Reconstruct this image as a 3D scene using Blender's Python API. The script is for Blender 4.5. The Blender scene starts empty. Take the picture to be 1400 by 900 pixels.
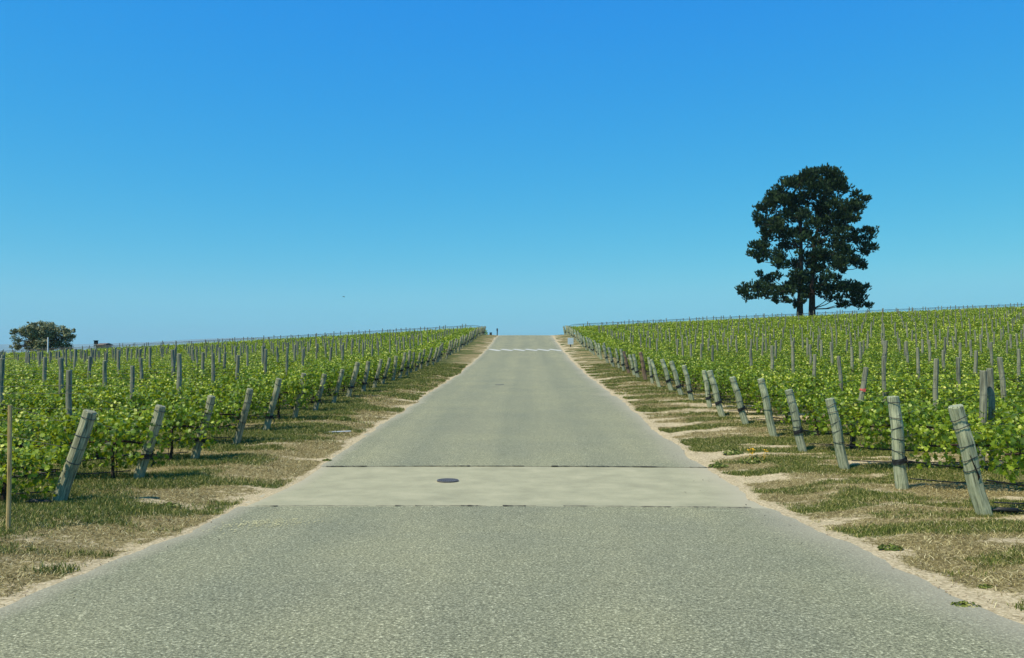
import bpy, math, random
import numpy as np
from mathutils import Vector, Matrix, Euler

random.seed(7)
rng = np.random.default_rng(11)
R = math.radians
scene = bpy.context.scene
col = scene.collection

# ---------------------------------------------------------------- camera
cam_d = bpy.data.cameras.new('camera')
cam_d.sensor_width = 36.0
cam_d.lens = 1140.0 / 1400.0 * 36.0
cam_d.clip_start = 0.1
cam_d.clip_end = 60000
cam = bpy.data.objects.new('camera', cam_d)
col.objects.link(cam)
cam.location = (0.26, 0.0, 1.6)
cam.rotation_euler = (R(90 + 1.71), 0, R(1.03))
scene.camera = cam

# ---------------------------------------------------------------- light
SUN_EL, SUN_AZ = 56.0, -128.0            # azimuth measured clockwise from +Y (the view direction)
world = bpy.data.worlds.new('World')
scene.world = world
world.use_nodes = True
wn, wl = world.node_tree.nodes, world.node_tree.links
bg = wn['Background']
sky = wn.new('ShaderNodeTexSky')
sky.sky_type = 'NISHITA'
sky.sun_disc = False
sky.sun_elevation = R(SUN_EL)
sky.sun_rotation = R(SUN_AZ)
sky.altitude = 100
sky.air_density = 1.0
sky.dust_density = 0.3
sky.ozone_density = 4.0
hs = wn.new('ShaderNodeHueSaturation')
hs.inputs['Hue'].default_value = 0.482
hs.inputs['Saturation'].default_value = 1.25
hs.inputs['Value'].default_value = 1.0
wl.new(sky.outputs[0], hs.inputs['Color'])
# grade the sky channel by channel towards the photograph's saturated blue
sp_ = wn.new('ShaderNodeSeparateColor'); cb_ = wn.new('ShaderNodeCombineColor')
wl.new(hs.outputs[0], sp_.inputs[0])
for i_, (ref_, pw_, k_, cap_) in enumerate(((3.54, 1.30, 1.66, 1.85), (5.78, 0.70, 5.30, 5.6), (5.0, 0.02, 7.0, 7.6))):
    d_ = wn.new('ShaderNodeMath'); d_.operation = 'DIVIDE'; d_.inputs[1].default_value = ref_; wl.new(sp_.outputs[i_], d_.inputs[0])
    p_ = wn.new('ShaderNodeMath'); p_.operation = 'POWER'; p_.inputs[1].default_value = pw_; wl.new(d_.outputs[0], p_.inputs[0])
    m_ = wn.new('ShaderNodeMath'); m_.operation = 'MULTIPLY'; m_.inputs[1].default_value = k_; wl.new(p_.outputs[0], m_.inputs[0])
    c_ = wn.new('ShaderNodeMath'); c_.operation = 'SMOOTH_MIN'; c_.inputs[1].default_value = cap_; c_.inputs[2].default_value = 0.5; wl.new(m_.outputs[0], c_.inputs[0])
    wl.new(c_.outputs[0], cb_.inputs[i_])
wl.new(cb_.outputs[0], bg.inputs['Color'])
bg.inputs['Strength'].default_value = 0.115

sd = bpy.data.lights.new('sun', 'SUN')
sd.energy = 5.0
sd.angle = R(0.53)
sd.color = (1.0, 0.91, 0.74)
sun = bpy.data.objects.new('sun', sd)
col.objects.link(sun)
ce = math.cos(R(SUN_EL))
sv = Vector((math.sin(R(SUN_AZ)) * ce, math.cos(R(SUN_AZ)) * ce, math.sin(R(SUN_EL))))
sun.rotation_euler = sv.to_track_quat('Z', 'Y').to_euler()
sun.location = (-20, -20, 40)

scene.view_settings.view_transform = 'Standard'
scene.view_settings.look = 'None'
scene.view_settings.exposure = 0.0
scene.view_settings.gamma = 1.0
scene.render.engine = 'CYCLES'
scene.cycles.max_bounces = 6
scene.cycles.transparent_max_bounces = 8

# ---------------------------------------------------------------- mesh helpers
def make_mesh(name, verts, faces_flat, loop_totals, mats=(), mat_idx=None, smooth=False):
    me = bpy.data.meshes.new(name)
    verts = np.asarray(verts, dtype=np.float32)
    ff = np.asarray(faces_flat, dtype=np.int32)
    lt = np.asarray(loop_totals, dtype=np.int32)
    me.vertices.add(len(verts)); me.vertices.foreach_set('co', verts.ravel())
    me.loops.add(len(ff)); me.loops.foreach_set('vertex_index', ff)
    me.polygons.add(len(lt))
    ls = np.concatenate([[0], np.cumsum(lt)[:-1]]).astype(np.int32)
    me.polygons.foreach_set('loop_start', ls)
    for m in mats: me.materials.append(m)
    if mat_idx is not None: me.polygons.foreach_set('material_index', np.asarray(mat_idx, dtype=np.int32))
    me.polygons.foreach_set('use_smooth', np.full(len(lt), bool(smooth)))
    me.update(calc_edges=True)
    return me

class MB:
    """collects pieces of one mesh"""
    def __init__(s): s.v = []; s.f = []; s.n = 0
    def add(s, verts, faces):
        s.v.extend([tuple(p) for p in verts])
        s.f.extend([[i + s.n for i in f] for f in faces]); s.n += len(verts)
    def tube(s, pts, rad, seg=8, cap=True, jit=0.0, rnd=random):
        pts = [Vector(p) for p in pts]; n = len(pts)
        if not hasattr(rad, '__len__'): rad = [rad] * n
        vs = []; ref = None
        for i, p in enumerate(pts):
            t = (pts[min(i + 1, n - 1)] - pts[max(i - 1, 0)]).normalized()
            if ref is None:
                ref = Vector((1, 0, 0)) if abs(t.x) < 0.8 else Vector((0, 1, 0))
            a = (ref - t * ref.dot(t)).normalized(); b = t.cross(a); ref = a
            for k in range(seg):
                an = 2 * math.pi * k / seg
                r = rad[i] * (1 + rnd.uniform(-jit, jit))
                vs.append(p + a * math.cos(an) * r + b * math.sin(an) * r)
        fs = []
        for i in range(n - 1):
            for k in range(seg):
                k2 = (k + 1) % seg
                fs.append([i * seg + k, i * seg + k2, (i + 1) * seg + k2, (i + 1) * seg + k])
        if cap:
            fs.append(list(range(seg))[::-1]); fs.append([(n - 1) * seg + k for k in range(seg)])
        s.add(vs, fs)
    def box(s, c, h, m=None, bev=0.0):
        c = Vector(c); vs = []
        for z in (-1, 1):
            for x, y in ((-1, -1), (1, -1), (1, 1), (-1, 1)):
                p = Vector((x * h[0], y * h[1], z * h[2]))
                if m: p = m @ p
                vs.append(c + p)
        s.add(vs, [[0, 3, 2, 1], [4, 5, 6, 7], [0, 1, 5, 4], [1, 2, 6, 5], [2, 3, 7, 6], [3, 0, 4, 7]])
    def mesh(s, name, mat, smooth=False):
        return make_mesh(name, s.v, [i for f in s.f for i in f], [len(f) for f in s.f], (mat,), None, smooth)
    def build(s, name, mat, parent=None, smooth=False):
        return link(name, s.mesh(name, mat, smooth), parent)

def link(name, me, parent=None):
    o = bpy.data.objects.new(name, me); col.objects.link(o)
    if parent is not None: o.parent = parent
    return o

def empty(name, loc=(0, 0, 0), rot=(0, 0, 0)):
    o = bpy.data.objects.new(name, None); col.objects.link(o)
    o.location = loc; o.rotation_euler = rot; o.empty_display_size = 0.2
    return o

def tag(o, label=None, cat=None, group=None, kind=None):
    if label: o['label'] = label
    if cat: o['category'] = cat
    if group: o['group'] = group
    if kind: o['kind'] = kind
    return o

def copy_tree(src, kids):
    c = src.copy(); col.objects.link(c)
    for k in kids:
        d = k.copy(); col.objects.link(d); d.parent = c
    return c

_o1 = ['', 'first', 'second', 'third', 'fourth', 'fifth', 'sixth', 'seventh', 'eighth', 'ninth', 'tenth', 'eleventh', 'twelfth',
       'thirteenth', 'fourteenth', 'fifteenth', 'sixteenth', 'seventeenth', 'eighteenth', 'nineteenth']
_t1 = {2: ('twentieth', 'twenty'), 3: ('thirtieth', 'thirty'), 4: ('fortieth', 'forty'), 5: ('fiftieth', 'fifty'), 6: ('sixtieth', 'sixty')}
def ordinal(n):
    if n < 20: return _o1[n]
    a, b = divmod(n, 10)
    return _t1[a][0] if b == 0 else _t1[a][1] + '-' + _o1[b]

# numpy value noise
_perm = rng.random((256, 256))
def vnoise(x, y, s=1.0, ox=0.0, oy=0.0):
    x = np.asarray(x) / s + ox + 1000; y = np.asarray(y) / s + oy + 1000
    xi = np.floor(x).astype(int); yi = np.floor(y).astype(int)
    fx = x - xi; fy = y - yi
    fx = fx * fx * (3 - 2 * fx); fy = fy * fy * (3 - 2 * fy)
    g = lambda a, b: _perm[a % 256, b % 256]
    return (g(xi, yi) * (1 - fx) * (1 - fy) + g(xi + 1, yi) * fx * (1 - fy) + g(xi, yi + 1) * (1 - fx) * fy + g(xi + 1, yi + 1) * fx * fy)
def fbm(x, y, s, oct=4, ox=0.0):
    r = 0; a = 0.5; t = 0
    for i in range(oct):
        r = r + a * vnoise(x, y, s / (2 ** i), ox + i * 17.3, ox * 0.7 + i * 9.1); t += a; a *= 0.5
    return r / t
def sstep(a, b, x):
    t = np.clip((np.asarray(x, dtype=float) - a) / (b - a), 0, 1); return t * t * (3 - 2 * t)

# ---------------------------------------------------------------- materials
class Mat:
    def __init__(s, name, rough=0.9, spec=0.3):
        s.m = bpy.data.materials.new(name); s.m.use_nodes = True
        s.n = s.m.node_tree.nodes; s.l = s.m.node_tree.links
        s.b = s.n['Principled BSDF']; s.out = s.n['Material Output']
        s.b.inputs['Roughness'].default_value = rough
        s.b.inputs['Specular IOR Level'].default_value = spec
    def coord(s, kind='Object', scale=(1, 1, 1)):
        t = s.n.new('ShaderNodeTexCoord'); mp = s.n.new('ShaderNodeMapping'); mp.inputs['Scale'].default_value = scale
        s.l.new(t.outputs[kind], mp.inputs['Vector']); return mp.outputs[0]
    def pos(s, scale=(1, 1, 1)):
        t = s.n.new('ShaderNodeNewGeometry'); mp = s.n.new('ShaderNodeMapping'); mp.inputs['Scale'].default_value = scale
        s.l.new(t.outputs['Position'], mp.inputs['Vector']); return mp.outputs[0]
    def noise(s, vec, scale, detail=4, rough=0.55):
        t = s.n.new('ShaderNodeTexNoise'); t.inputs['Scale'].default_value = scale; t.inputs['Detail'].default_value = detail
        t.inputs['Roughness'].default_value = rough; s.l.new(vec, t.inputs['Vector']); return t.outputs['Fac']
    def ramp(s, fac, stops):
        t = s.n.new('ShaderNodeValToRGB'); e = t.color_ramp.elements
        while len(e) < len(stops): e.new(0.5)
        for k, (p, c) in enumerate(stops):
            e[k].position = p; e[k].color = (*c, 1) if hasattr(c, '__len__') else (c, c, c, 1)
        s.l.new(fac, t.inputs[0]); return t.outputs['Color']
    def mix(s, fac, a, b, mode='MIX'):
        t = s.n.new('ShaderNodeMix'); t.data_type = 'RGBA'; t.blend_type = mode
        for inp, v in ((t.inputs['Factor'], fac), (t.inputs[6], a), (t.inputs[7], b)):
            if isinstance(v, (int, float)): inp.default_value = v
            elif isinstance(v, tuple): inp.default_value = (*v, 1)
            else: s.l.new(v, inp)
        return t.outputs[2]
    def attr(s, name):
        t = s.n.new('ShaderNodeAttribute'); t.attribute_name = name; return t.outputs['Fac']
    def island(s):
        return s.n.new('ShaderNodeNewGeometry').outputs['Random Per Island']
    def objrand(s):
        return s.n.new('ShaderNodeObjectInfo').outputs['Random']
    def color(s, c):
        if isinstance(c, tuple): s.b.inputs['Base Color'].default_value = (*c, 1)
        else: s.l.new(c, s.b.inputs['Base Color'])
        return s
    def bump(s, h, strength=0.3, dist=0.01):
        t = s.n.new('ShaderNodeBump'); t.inputs['Strength'].default_value = strength; t.inputs['Distance'].default_value = dist
        s.l.new(h, t.inputs['Height']); s.l.new(t.outputs[0], s.b.inputs['Normal']); return s
    def translucent(s, c, fac):
        t = s.n.new('ShaderNodeBsdfTranslucent')
        if isinstance(c, tuple): t.inputs[0].default_value = (*c, 1)
        else: s.l.new(c, t.inputs[0])
        mx = s.n.new('ShaderNodeMixShader'); mx.inputs[0].default_value = fac
        s.l.new(s.b.outputs[0], mx.inputs[1]); s.l.new(t.outputs[0], mx.inputs[2]); s.l.new(mx.outputs[0], s.out.inputs[0]); return s

def mat_asphalt():
    m = Mat('chip_seal_asphalt', 0.93, 0.25)
    p = m.pos()
    fine = m.noise(p, 44, 4, 0.85)
    c = m.ramp(fine, [(0.34, (0.062, 0.061, 0.035)), (0.45, (0.208, 0.206, 0.122)), (0.55, (0.292, 0.286, 0.172)), (0.66, (0.80, 0.76, 0.50))])
    v = m.n.new('ShaderNodeTexVoronoi'); v.inputs['Scale'].default_value = 85; m.l.new(p, v.inputs['Vector'])
    sp = m.ramp(v.outputs['Color'], [(0.0, 0.62), (0.6, 0.98), (0.9, 1.35)])
    c = m.mix(0.75, c, sp, 'MULTIPLY')
    # faint wheel tracks and long streaks down the road, broad stains
    st = m.noise(m.pos((0.8, 0.03, 1)), 1.0, 3, 0.6)
    c = m.mix(0.35, c, m.ramp(st, [(0.35, (0.80, 0.84, 0.80)), (0.65, (1.18, 1.14, 1.02))]), 'MULTIPLY')
    tw_ = m.n.new('ShaderNodeTexWave'); tw_.wave_type = 'BANDS'; tw_.bands_direction = 'X'; tw_.inputs['Scale'].default_value = 0.165; tw_.inputs['Distortion'].default_value = 0.5
    tw_.inputs['Detail'].default_value = 2; m.l.new(m.pos((1, 0.06, 0)), tw_.inputs['Vector'])
    c = m.mix(0.30, c, m.ramp(tw_.outputs['Fac'], [(0.25, (0.86, 0.88, 0.88)), (0.8, (1.10, 1.08, 1.02))]), 'MULTIPLY')
    br = m.noise(p, 0.45, 5, 0.6)
    c = m.mix(0.5, c, m.ramp(br, [(0.35, (0.84, 0.86, 0.86)), (0.7, (1.16, 1.14, 1.02))]), 'MULTIPLY')
    # pale dust towards the edges of the road
    e = m.attr('edge')
    c = m.mix(e, c, m.mix(fine, (0.30, 0.265, 0.17), (0.50, 0.45, 0.31)))
    m.color(c); m.bump(fine, 0.7, 0.014)
    return m.m

def mat_concrete():
    m = Mat('worn_concrete', 0.9, 0.3)
    p = m.pos()
    n = m.noise(p, 1.6, 8, 0.6); f = m.noise(p, 80, 3, 0.75)
    c = m.ramp(n, [(0.3, (0.31, 0.290, 0.168)), (0.5, (0.37, 0.345, 0.200)), (0.7, (0.44, 0.402, 0.236))])
    c = m.mix(0.6, c, m.ramp(f, [(0.3, 0.72), (0.6, 1.12)]), 'MULTIPLY')
    st = m.noise(m.pos((0.25, 2.4, 1)), 1.3, 4, 0.6)
    c = m.mix(0.3, c, m.ramp(st, [(0.38, (0.90, 0.90, 0.88)), (0.65, (1.06, 1.06, 1.02))]), 'MULTIPLY')
    e = m.attr('edge')
    c = m.mix(e, c, (0.44, 0.385, 0.25))
    m.color(c); m.bump(f, 0.25, 0.006)
    return m.m

def mat_ground():
    m = Mat('verge_soil', 1.0, 0.1)
    p = m.pos()
    f = m.noise(p, 26, 5, 0.7); g = m.noise(p, 3.0, 5, 0.65)
    soil = m.ramp(f, [(0.3, (0.22, 0.165, 0.085)), (0.45, (0.44, 0.350, 0.19)), (0.62, (0.66, 0.54, 0.32))])
    dry = m.ramp(f, [(0.3, (0.066, 0.052, 0.018)), (0.5, (0.225, 0.178, 0.070)), (0.68, (0.54, 0.44, 0.21))])
    grn = m.ramp(f, [(0.3, (0.026, 0.034, 0.009)), (0.5, (0.090, 0.105, 0.024)), (0.68, (0.26, 0.24, 0.08))])
    def rag2(nm, sc, c0, w):
        x = m.n.new('ShaderNodeMath'); x.operation = 'MULTIPLY_ADD'; m.l.new(m.noise(p, sc, 6, 0.75), x.inputs[0]); x.inputs[1].default_value = 1.6; x.inputs[2].default_value = -0.8
        y = m.n.new('ShaderNodeMath'); y.operation = 'ADD'; m.l.new(x.outputs[0], y.inputs[0]); m.l.new(m.attr(nm), y.inputs[1])
        return m.ramp(y.outputs[0], [(c0 - w, 0.0), (c0 + w, 1.0)])
    a = rag2('dry', 7.0, 0.46, 0.10)
    b = rag2('green', 9.0, 0.50, 0.10)
    c = m.mix(a, soil, dry); c = m.mix(b, c, grn)
    c = m.mix(0.5, c, m.ramp(g, [(0.3, 0.75), (0.7, 1.15)]), 'MULTIPLY')
    m.color(c); m.bump(f, 0.6, 0.03)
    return m.m

def mat_wood(name, dark, mid, light, tint=None):
    m = Mat(name, 0.85, 0.2)
    t = m.coord('Object', (1, 1, 0.06))
    gr = m.noise(t, 45, 6, 0.7)
    c = m.ramp(gr, [(0.33, dark), (0.47, mid), (0.64, light)])
    bl = m.noise(m.coord('Object', (1, 1, 0.6)), 5, 4, 0.6)
    c = m.mix(0.7, c, m.ramp(bl, [(0.3, (0.72, 0.74, 0.72)), (0.65, (1.12, 1.1, 1.02))]), 'MULTIPLY')
    r = m.objrand()
    c = m.mix(0.8, c, m.ramp(r, [(0.0, (0.72, 0.73, 0.74)), (0.5, (0.95, 0.93, 0.87)), (1.0, (1.12, 1.1, 1.0))]), 'MULTIPLY')
    m.color(c); m.bump(gr, 0.5, 0.01)
    return m.m

def mat_leaf(name, stops, tr, trfac, rough=0.5, spec=0.35):
    m = Mat(name, rough, spec)
    c = m.ramp(m.island(), stops)
    r = m.objrand()
    c = m.mix(0.7, c, m.ramp(r, [(0.0, (0.82, 0.9, 0.85)), (1.0, (1.12, 1.05, 0.95))]), 'MULTIPLY')
    if name == 'vine_leaf':
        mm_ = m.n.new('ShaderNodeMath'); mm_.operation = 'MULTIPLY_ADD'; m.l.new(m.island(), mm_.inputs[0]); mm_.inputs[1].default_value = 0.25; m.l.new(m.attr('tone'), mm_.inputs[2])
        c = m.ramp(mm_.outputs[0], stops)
        vg = m.noise(m.pos(), 0.55, 4, 0.65)
        c = m.mix(0.85, c, m.ramp(vg, [(0.36, (0.60, 0.72, 0.75)), (0.5, (1.0, 1.0, 1.0)), (0.66, (1.28, 1.16, 1.05))]), 'MULTIPLY')
    if name == 'pine_needles':
        c = m.ramp(m.attr('tone'), stops)
    m.color(c)
    t = m.mix(0.8, c, tr, 'MIX')
    m.translucent(t, trfac)
    return m.m

def mat_plain(name, c, rough=0.7, spec=0.3, metal=0.0, var=0.25, scale=12):
    m = Mat(name, rough, spec)
    n = m.noise(m.coord('Object'), scale, 4, 0.6)
    m.color(m.mix(1.0, c, m.ramp(n, [(0.3, 1 - var), (0.7, 1 + var)]), 'MULTIPLY'))
    m.b.inputs['Metallic'].default_value = metal
    return m.m

M_ASPH = mat_asphalt(); M_CONC = mat_concrete(); M_GROUND = mat_ground()
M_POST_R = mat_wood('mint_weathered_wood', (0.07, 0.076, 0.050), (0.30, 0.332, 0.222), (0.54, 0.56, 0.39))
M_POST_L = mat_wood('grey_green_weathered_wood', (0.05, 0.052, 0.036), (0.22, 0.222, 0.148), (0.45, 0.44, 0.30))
M_POST = mat_wood('silver_grey_weathered_wood', (0.08, 0.083, 0.062), (0.215, 0.220, 0.165), (0.36, 0.36, 0.26))
M_STAKE = mat_wood('bare_pine_wood', (0.18, 0.12, 0.05), (0.40, 0.29, 0.13), (0.55, 0.42, 0.22))
M_RUST = mat_wood('brown_weathered_wood', (0.08, 0.05, 0.035), (0.20, 0.14, 0.10), (0.30, 0.22, 0.16))
M_BLACK = mat_plain('black_rubber', (0.014, 0.015, 0.016), 0.55, 0.4)
M_WIRE = mat_plain('dull_steel_wire', (0.045, 0.047, 0.045), 0.5, 0.5, 0.5)
M_WHITE = mat_plain('white_paint', (0.78, 0.78, 0.74), 0.6, 0.3, 0, 0.08)
M_LINE = mat_plain('road_paint', (0.52, 0.51, 0.42), 0.8, 0.3, 0, 0.15, 3)
M_IRON = mat_plain('cast_iron', (0.13, 0.12, 0.105), 0.6, 0.5, 0.3)
M_STAIN = mat_plain('pale_yellow_dust', (0.52, 0.48, 0.24), 1.0, 0.1, 0, 0.3, 6)
M_DARK = mat_plain('dark_painted_metal', (0.02, 0.022, 0.025), 0.6, 0.4)
M_SIGN = mat_plain('pale_blue_grey_metal', (0.42, 0.52, 0.56), 0.5, 0.4, 0, 0.08)
M_RED = mat_plain('red_plastic_tape', (0.55, 0.10, 0.08), 0.5, 0.4)
M_ORANGE = mat_plain('orange_petal', (0.80, 0.46, 0.02), 0.6, 0.2)
M_BARK = mat_plain('dark_vine_bark', (0.055, 0.040, 0.030), 0.95, 0.1, 0, 0.5, 30)
M_PBARK = mat_plain('dark_pine_bark', (0.050, 0.038, 0.030), 0.95, 0.1, 0, 0.45, 3)
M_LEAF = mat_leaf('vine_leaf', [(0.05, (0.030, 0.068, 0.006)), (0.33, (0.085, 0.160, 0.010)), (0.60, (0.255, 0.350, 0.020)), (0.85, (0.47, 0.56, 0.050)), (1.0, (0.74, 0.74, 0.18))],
                  (0.50, 0.56, 0.02), 0.34, 0.45, 0.35)
M_PINE = mat_leaf('pine_needles', [(0.0, (0.010, 0.028, 0.015)), (0.5, (0.033, 0.070, 0.028)), (1.0, (0.095, 0.145, 0.048))], (0.03, 0.06, 0.015), 0.10, 0.6, 0.2)
M_OAK = mat_leaf('dull_grey_green_leaf', [(0.0, (0.13, 0.15, 0.08)), (0.5, (0.25, 0.27, 0.13)), (1.0, (0.42, 0.38, 0.20))], (0.12, 0.12, 0.05), 0.15, 0.7, 0.2)
M_GRASS = mat_leaf('green_grass_blade', [(0.0, (0.045, 0.080, 0.012)), (0.45, (0.120, 0.165, 0.028)), (0.75, (0.25, 0.27, 0.06)), (1.0, (0.66, 0.56, 0.25))], (0.12, 0.16, 0.03), 0.25, 0.7, 0.2)
M_STRAW = mat_leaf('dry_straw_blade', [(0.0, (0.090, 0.068, 0.022)), (0.5, (0.29, 0.232, 0.092)), (0.8, (0.56, 0.46, 0.21)), (1.0, (0.92, 0.80, 0.47))], (0.3, 0.24, 0.12), 0.15, 0.8, 0.1)

# ---------------------------------------------------------------- terrain
PV = np.array([-400, -60, -30, 0, 5, 10, 12.4, 14.5, 16.6, 18, 23.3, 32, 50.7, 66, 82.6, 100, 112, 120, 126, 134, 150, 180, 240, 400, 700, 60000.])
PZ = np.array([3.0, 2.6, 1.6, 0, -.27, -.54, -.64, -.665, -.63, -.57, -.42, -.12, .40, 1.06, 1.90, 3.02, 3.82, 4.25, 4.42, 4.40, 3.7, 1.5, -4, -16, -26, -30.])
_vd = np.concatenate([np.arange(-400, 400, 0.5), np.arange(400, 60001, 50.)])
_zd = np.interp(_vd, PV, PZ)
_k = np.array([1, 2, 3, 4, 3, 2, 1.]); _k /= _k.sum()
_zs = _zd.copy(); _zs[3:-3] = np.convolve(_zd, _k, 'valid')
def P(v): return np.interp(v, _vd, _zs)
def hz(u, v):
    u = np.asarray(u, dtype=float); v = np.asarray(v, dtype=float)
    a = sstep(8, 105, v)
    gl = 150 * np.tanh(np.maximum(-u - 6, 0) / 150); gr = 150 * np.tanh(np.maximum(u - 6, 0) / 150)
    z = P(v) - (0.006 + 0.052 * a) * gl + (0.004 + 0.043 * a) * gr
    r = np.hypot(u, v)
    f = sstep(260, 1500, r)
    return z * (1 - f) + (-30) * f
def verge(u, v):
    """height of the ground outside the road above the road's own level"""
    s = np.abs(u)
    b = sstep(3.9, 5.6, s)
    m = (fbm(u, v, 0.9, 4, 3.0) - 0.5) * 0.10 + (fbm(u, v, 0.22, 2, 8.0) - 0.5) * 0.035
    return b * 0.10 + m * sstep(3.75, 4.3, s) * (1 - sstep(60, 130, v))
def gz(u, v):
    """ground surface"""
    u = np.asarray(u, dtype=float); v = np.asarray(v, dtype=float)
    near = sstep(3.5, 3.78, np.abs(u))
    return hz(u, v) + verge(u, v) - 0.06 * (1 - near)

def edge_l(v): return -3.86 + (fbm(v, v * 0 + 3, 1.6, 5, 2.0) - 0.5) * 0.46 + (fbm(v, v * 0 + 1, 0.35, 3, 77.0) - 0.5) * 0.14
def edge_r(v): return 3.78 + (fbm(v, v * 0 + 9, 1.8, 5, 5.0) - 0.5) * 0.44 + (fbm(v, v * 0 + 6, 0.35, 3, 79.0) - 0.5) * 0.12

ul = np.concatenate([-np.geomspace(9.5, 15000, 60)[::-1], np.arange(-9.3, -3.45, 0.13), [-3.2, -1.5, 0, 1.5, 3.2], np.arange(3.45, 9.3, 0.13), np.geomspace(9.5, 15000, 60)])
vl = np.concatenate([-np.geomspace(4, 3000, 16)[::-1], [-2, 0, 1, 2, 3], np.arange(3.5, 32, 0.13), np.arange(32, 70, 0.35), np.arange(70, 140, 1.0), np.geomspace(142, 15500, 45)])
U, V = np.meshgrid(ul, vl)
Z = gz(U, V)
nu, nv = len(ul), len(vl)
idx = np.arange(nu * nv).reshape(nv, nu)
q = np.stack([idx[:-1, :-1], idx[:-1, 1:], idx[1:, 1:], idx[1:, :-1]], -1).reshape(-1, 4)
gme = make_mesh('ground', np.stack([U, V, Z], -1).reshape(-1, 3), q.ravel(), np.full(len(q), 4), (M_GROUND,), None, True)

def cover(u, v):
    """(green, dry) ground cover 0..1 ; streaks run across the view on the right verge"""
    u = np.asarray(u, dtype=float); v = np.asarray(v, dtype=float)
    n1 = fbm(u * 0.33, v, 0.62, 5, 11.0); n2 = fbm(u * 0.36, v, 0.5, 5, 23.0)
    n0 = fbm(u, v, 4.0, 3, 31.0)
    dl = edge_l(v) - u; dr = u - edge_r(v)
    left = u < 0
    g = np.where(left, sstep(0.5, 2.3, dl) * 0.50 + (n1 - 0.5) * 2.5 + (n0 - 0.5) * 0.9 + 0.30,
                 sstep(0.4, 1.8, dr) * 0.14 + (n1 - 0.5) * 3.4 + (n0 - 0.5) * 0.5 + 0.33)
    dd = np.where(left, 0.55 + (n2 - 0.5) * 1.7 + sstep(0.0, 0.8, dl) * 0.25, (n2 - 0.5) * 2.6 + 0.36 + sstep(0.25, 1.2, dr) * 0.36)
    inside = sstep(6.2, 8.0, np.abs(u))
    g = g + inside * 0.15
    rr = np.where(left, sstep(0.0, 0.15, dl), sstep(0.02, 0.35, dr))
    g = g * rr; dd = dd * rr
    return np.clip(g, 0, 1), np.clip(dd, 0, 1)
G, D = cover(U, V)
for nm, arr in (('green', G), ('dry', D)):
    a = gme.attributes.new(nm, 'FLOAT', 'POINT'); a.data.foreach_set('value', arr.ravel().astype(np.float32))
tag(link('ground', gme), 'sandy soil verges and grassy vineyard ground rising to a low crest', kind='structure')

# road: one sheet with ragged edges, split around the concrete strip
SL0, SL1 = 12.12, 16.45
def road_sheet(name, v0, v1, mat, dz, step):
    vs = np.arange(v0, v1, step)
    if vs[-1] < v1 - 1e-3: vs = np.append(vs, v1)
    w = np.linspace(0, 1, 25)
    el, er = edge_l(vs), edge_r(vs)
    uu = el[:, None] + (er - el)[:, None] * w[None, :]
    vv = np.repeat(vs[:, None], 25, 1)
    crown = 0.03 * (1 - (2 * w - 1) ** 2)[None, :]
    zz = hz(np.clip(uu, -5, 5), vv) + dz + crown * 0.6 + (fbm(uu, vv, 3.0, 2, 40.) - .5) * 0.012
    # the side faces of the sheet
    uu = np.concatenate([uu[:, :1] - 0.004, uu, uu[:, -1:] + 0.004], 1); vv = np.concatenate([vv[:, :1], vv, vv[:, -1:]], 1)
    zz = np.concatenate([zz[:, :1] - 0.10, zz, zz[:, -1:] - 0.10], 1)
    n, mm = uu.shape
    ix = np.arange(n * mm).reshape(n, mm)
    qq = np.stack([ix[:-1, :-1], ix[:-1, 1:], ix[1:, 1:], ix[1:, :-1]], -1).reshape(-1, 4)
    me = make_mesh(name, np.stack([uu, vv, zz], -1).reshape(-1, 3), qq.ravel(), np.full(len(qq), 4), (mat,), None, False)
    ds = np.minimum(uu - el[:, None], er[:, None] - uu)
    wgt = np.where(uu > 0, 0.55, 0.24) * (0.4 + 1.2 * fbm(uu, vv, 1.5, 3, 60.))
    ed = np.clip(1 - ds / wgt, 0, 1) * 0.75
    a = me.attributes.new('edge', 'FLOAT', 'POINT'); a.data.foreach_set('value', ed.ravel().astype(np.float32))
    return me
rd = link('road', road_sheet('road_near', -40, SL0 - 0.012, M_ASPH, 0.0, 0.07)); tag(rd, 'near stretch of pale chip seal asphalt road before the concrete strip', kind='structure')
rd2 = link('road', road_sheet('road_far', SL1 + 0.012, 260, M_ASPH, 0.0, 0.25)); tag(rd2, 'long stretch of asphalt road climbing to the crest beyond the concrete strip', kind='structure')
cs = link('concrete_strip', road_sheet('concrete_strip', SL0, SL1, M_CONC, -0.004, 0.12)); tag(cs, 'pale concrete dip laid across the asphalt road', kind='structure')

# broken dirt filled joint lines beside the concrete strip
M_JOINT = mat_plain('dirt_in_joint', (0.055, 0.05, 0.035), 1.0, 0.1, 0, 0.4, 20)
for v0 in (SL0, SL1):
    mb = MB(); u = -3.7
    while u < 3.65:
        ln = random.uniform(0.08, 0.5); h = random.choice([0.010, 0.014, 0.022, 0.035]) if v0 == SL0 else random.choice([0.018, 0.026, 0.035])
        if random.random() < (0.80 if v0 == SL0 else 0.92):
            n = max(2, int(ln / 0.04)); vs = []; fs = []
            for i in range(n + 1):
                uu = u + ln * i / n; hh = h * (0.4 + random.random())
                zc = float(hz(uu, v0)) + 0.018 * (1 - (uu / 3.8) ** 2) + 0.013
                vs += [(uu, v0 - hh, zc), (uu, v0 + hh, zc)]
            fs = [[2 * i, 2 * i + 2, 2 * i + 3, 2 * i + 1] for i in range(n)]
            mb.add(vs, fs)
        u += ln
    tag(mb.build('road_joint', M_JOINT), 'dark dirt filled joint across the road at the ' + ('near' if v0 == SL0 else 'far') + ' edge of the concrete', kind='structure')

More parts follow.
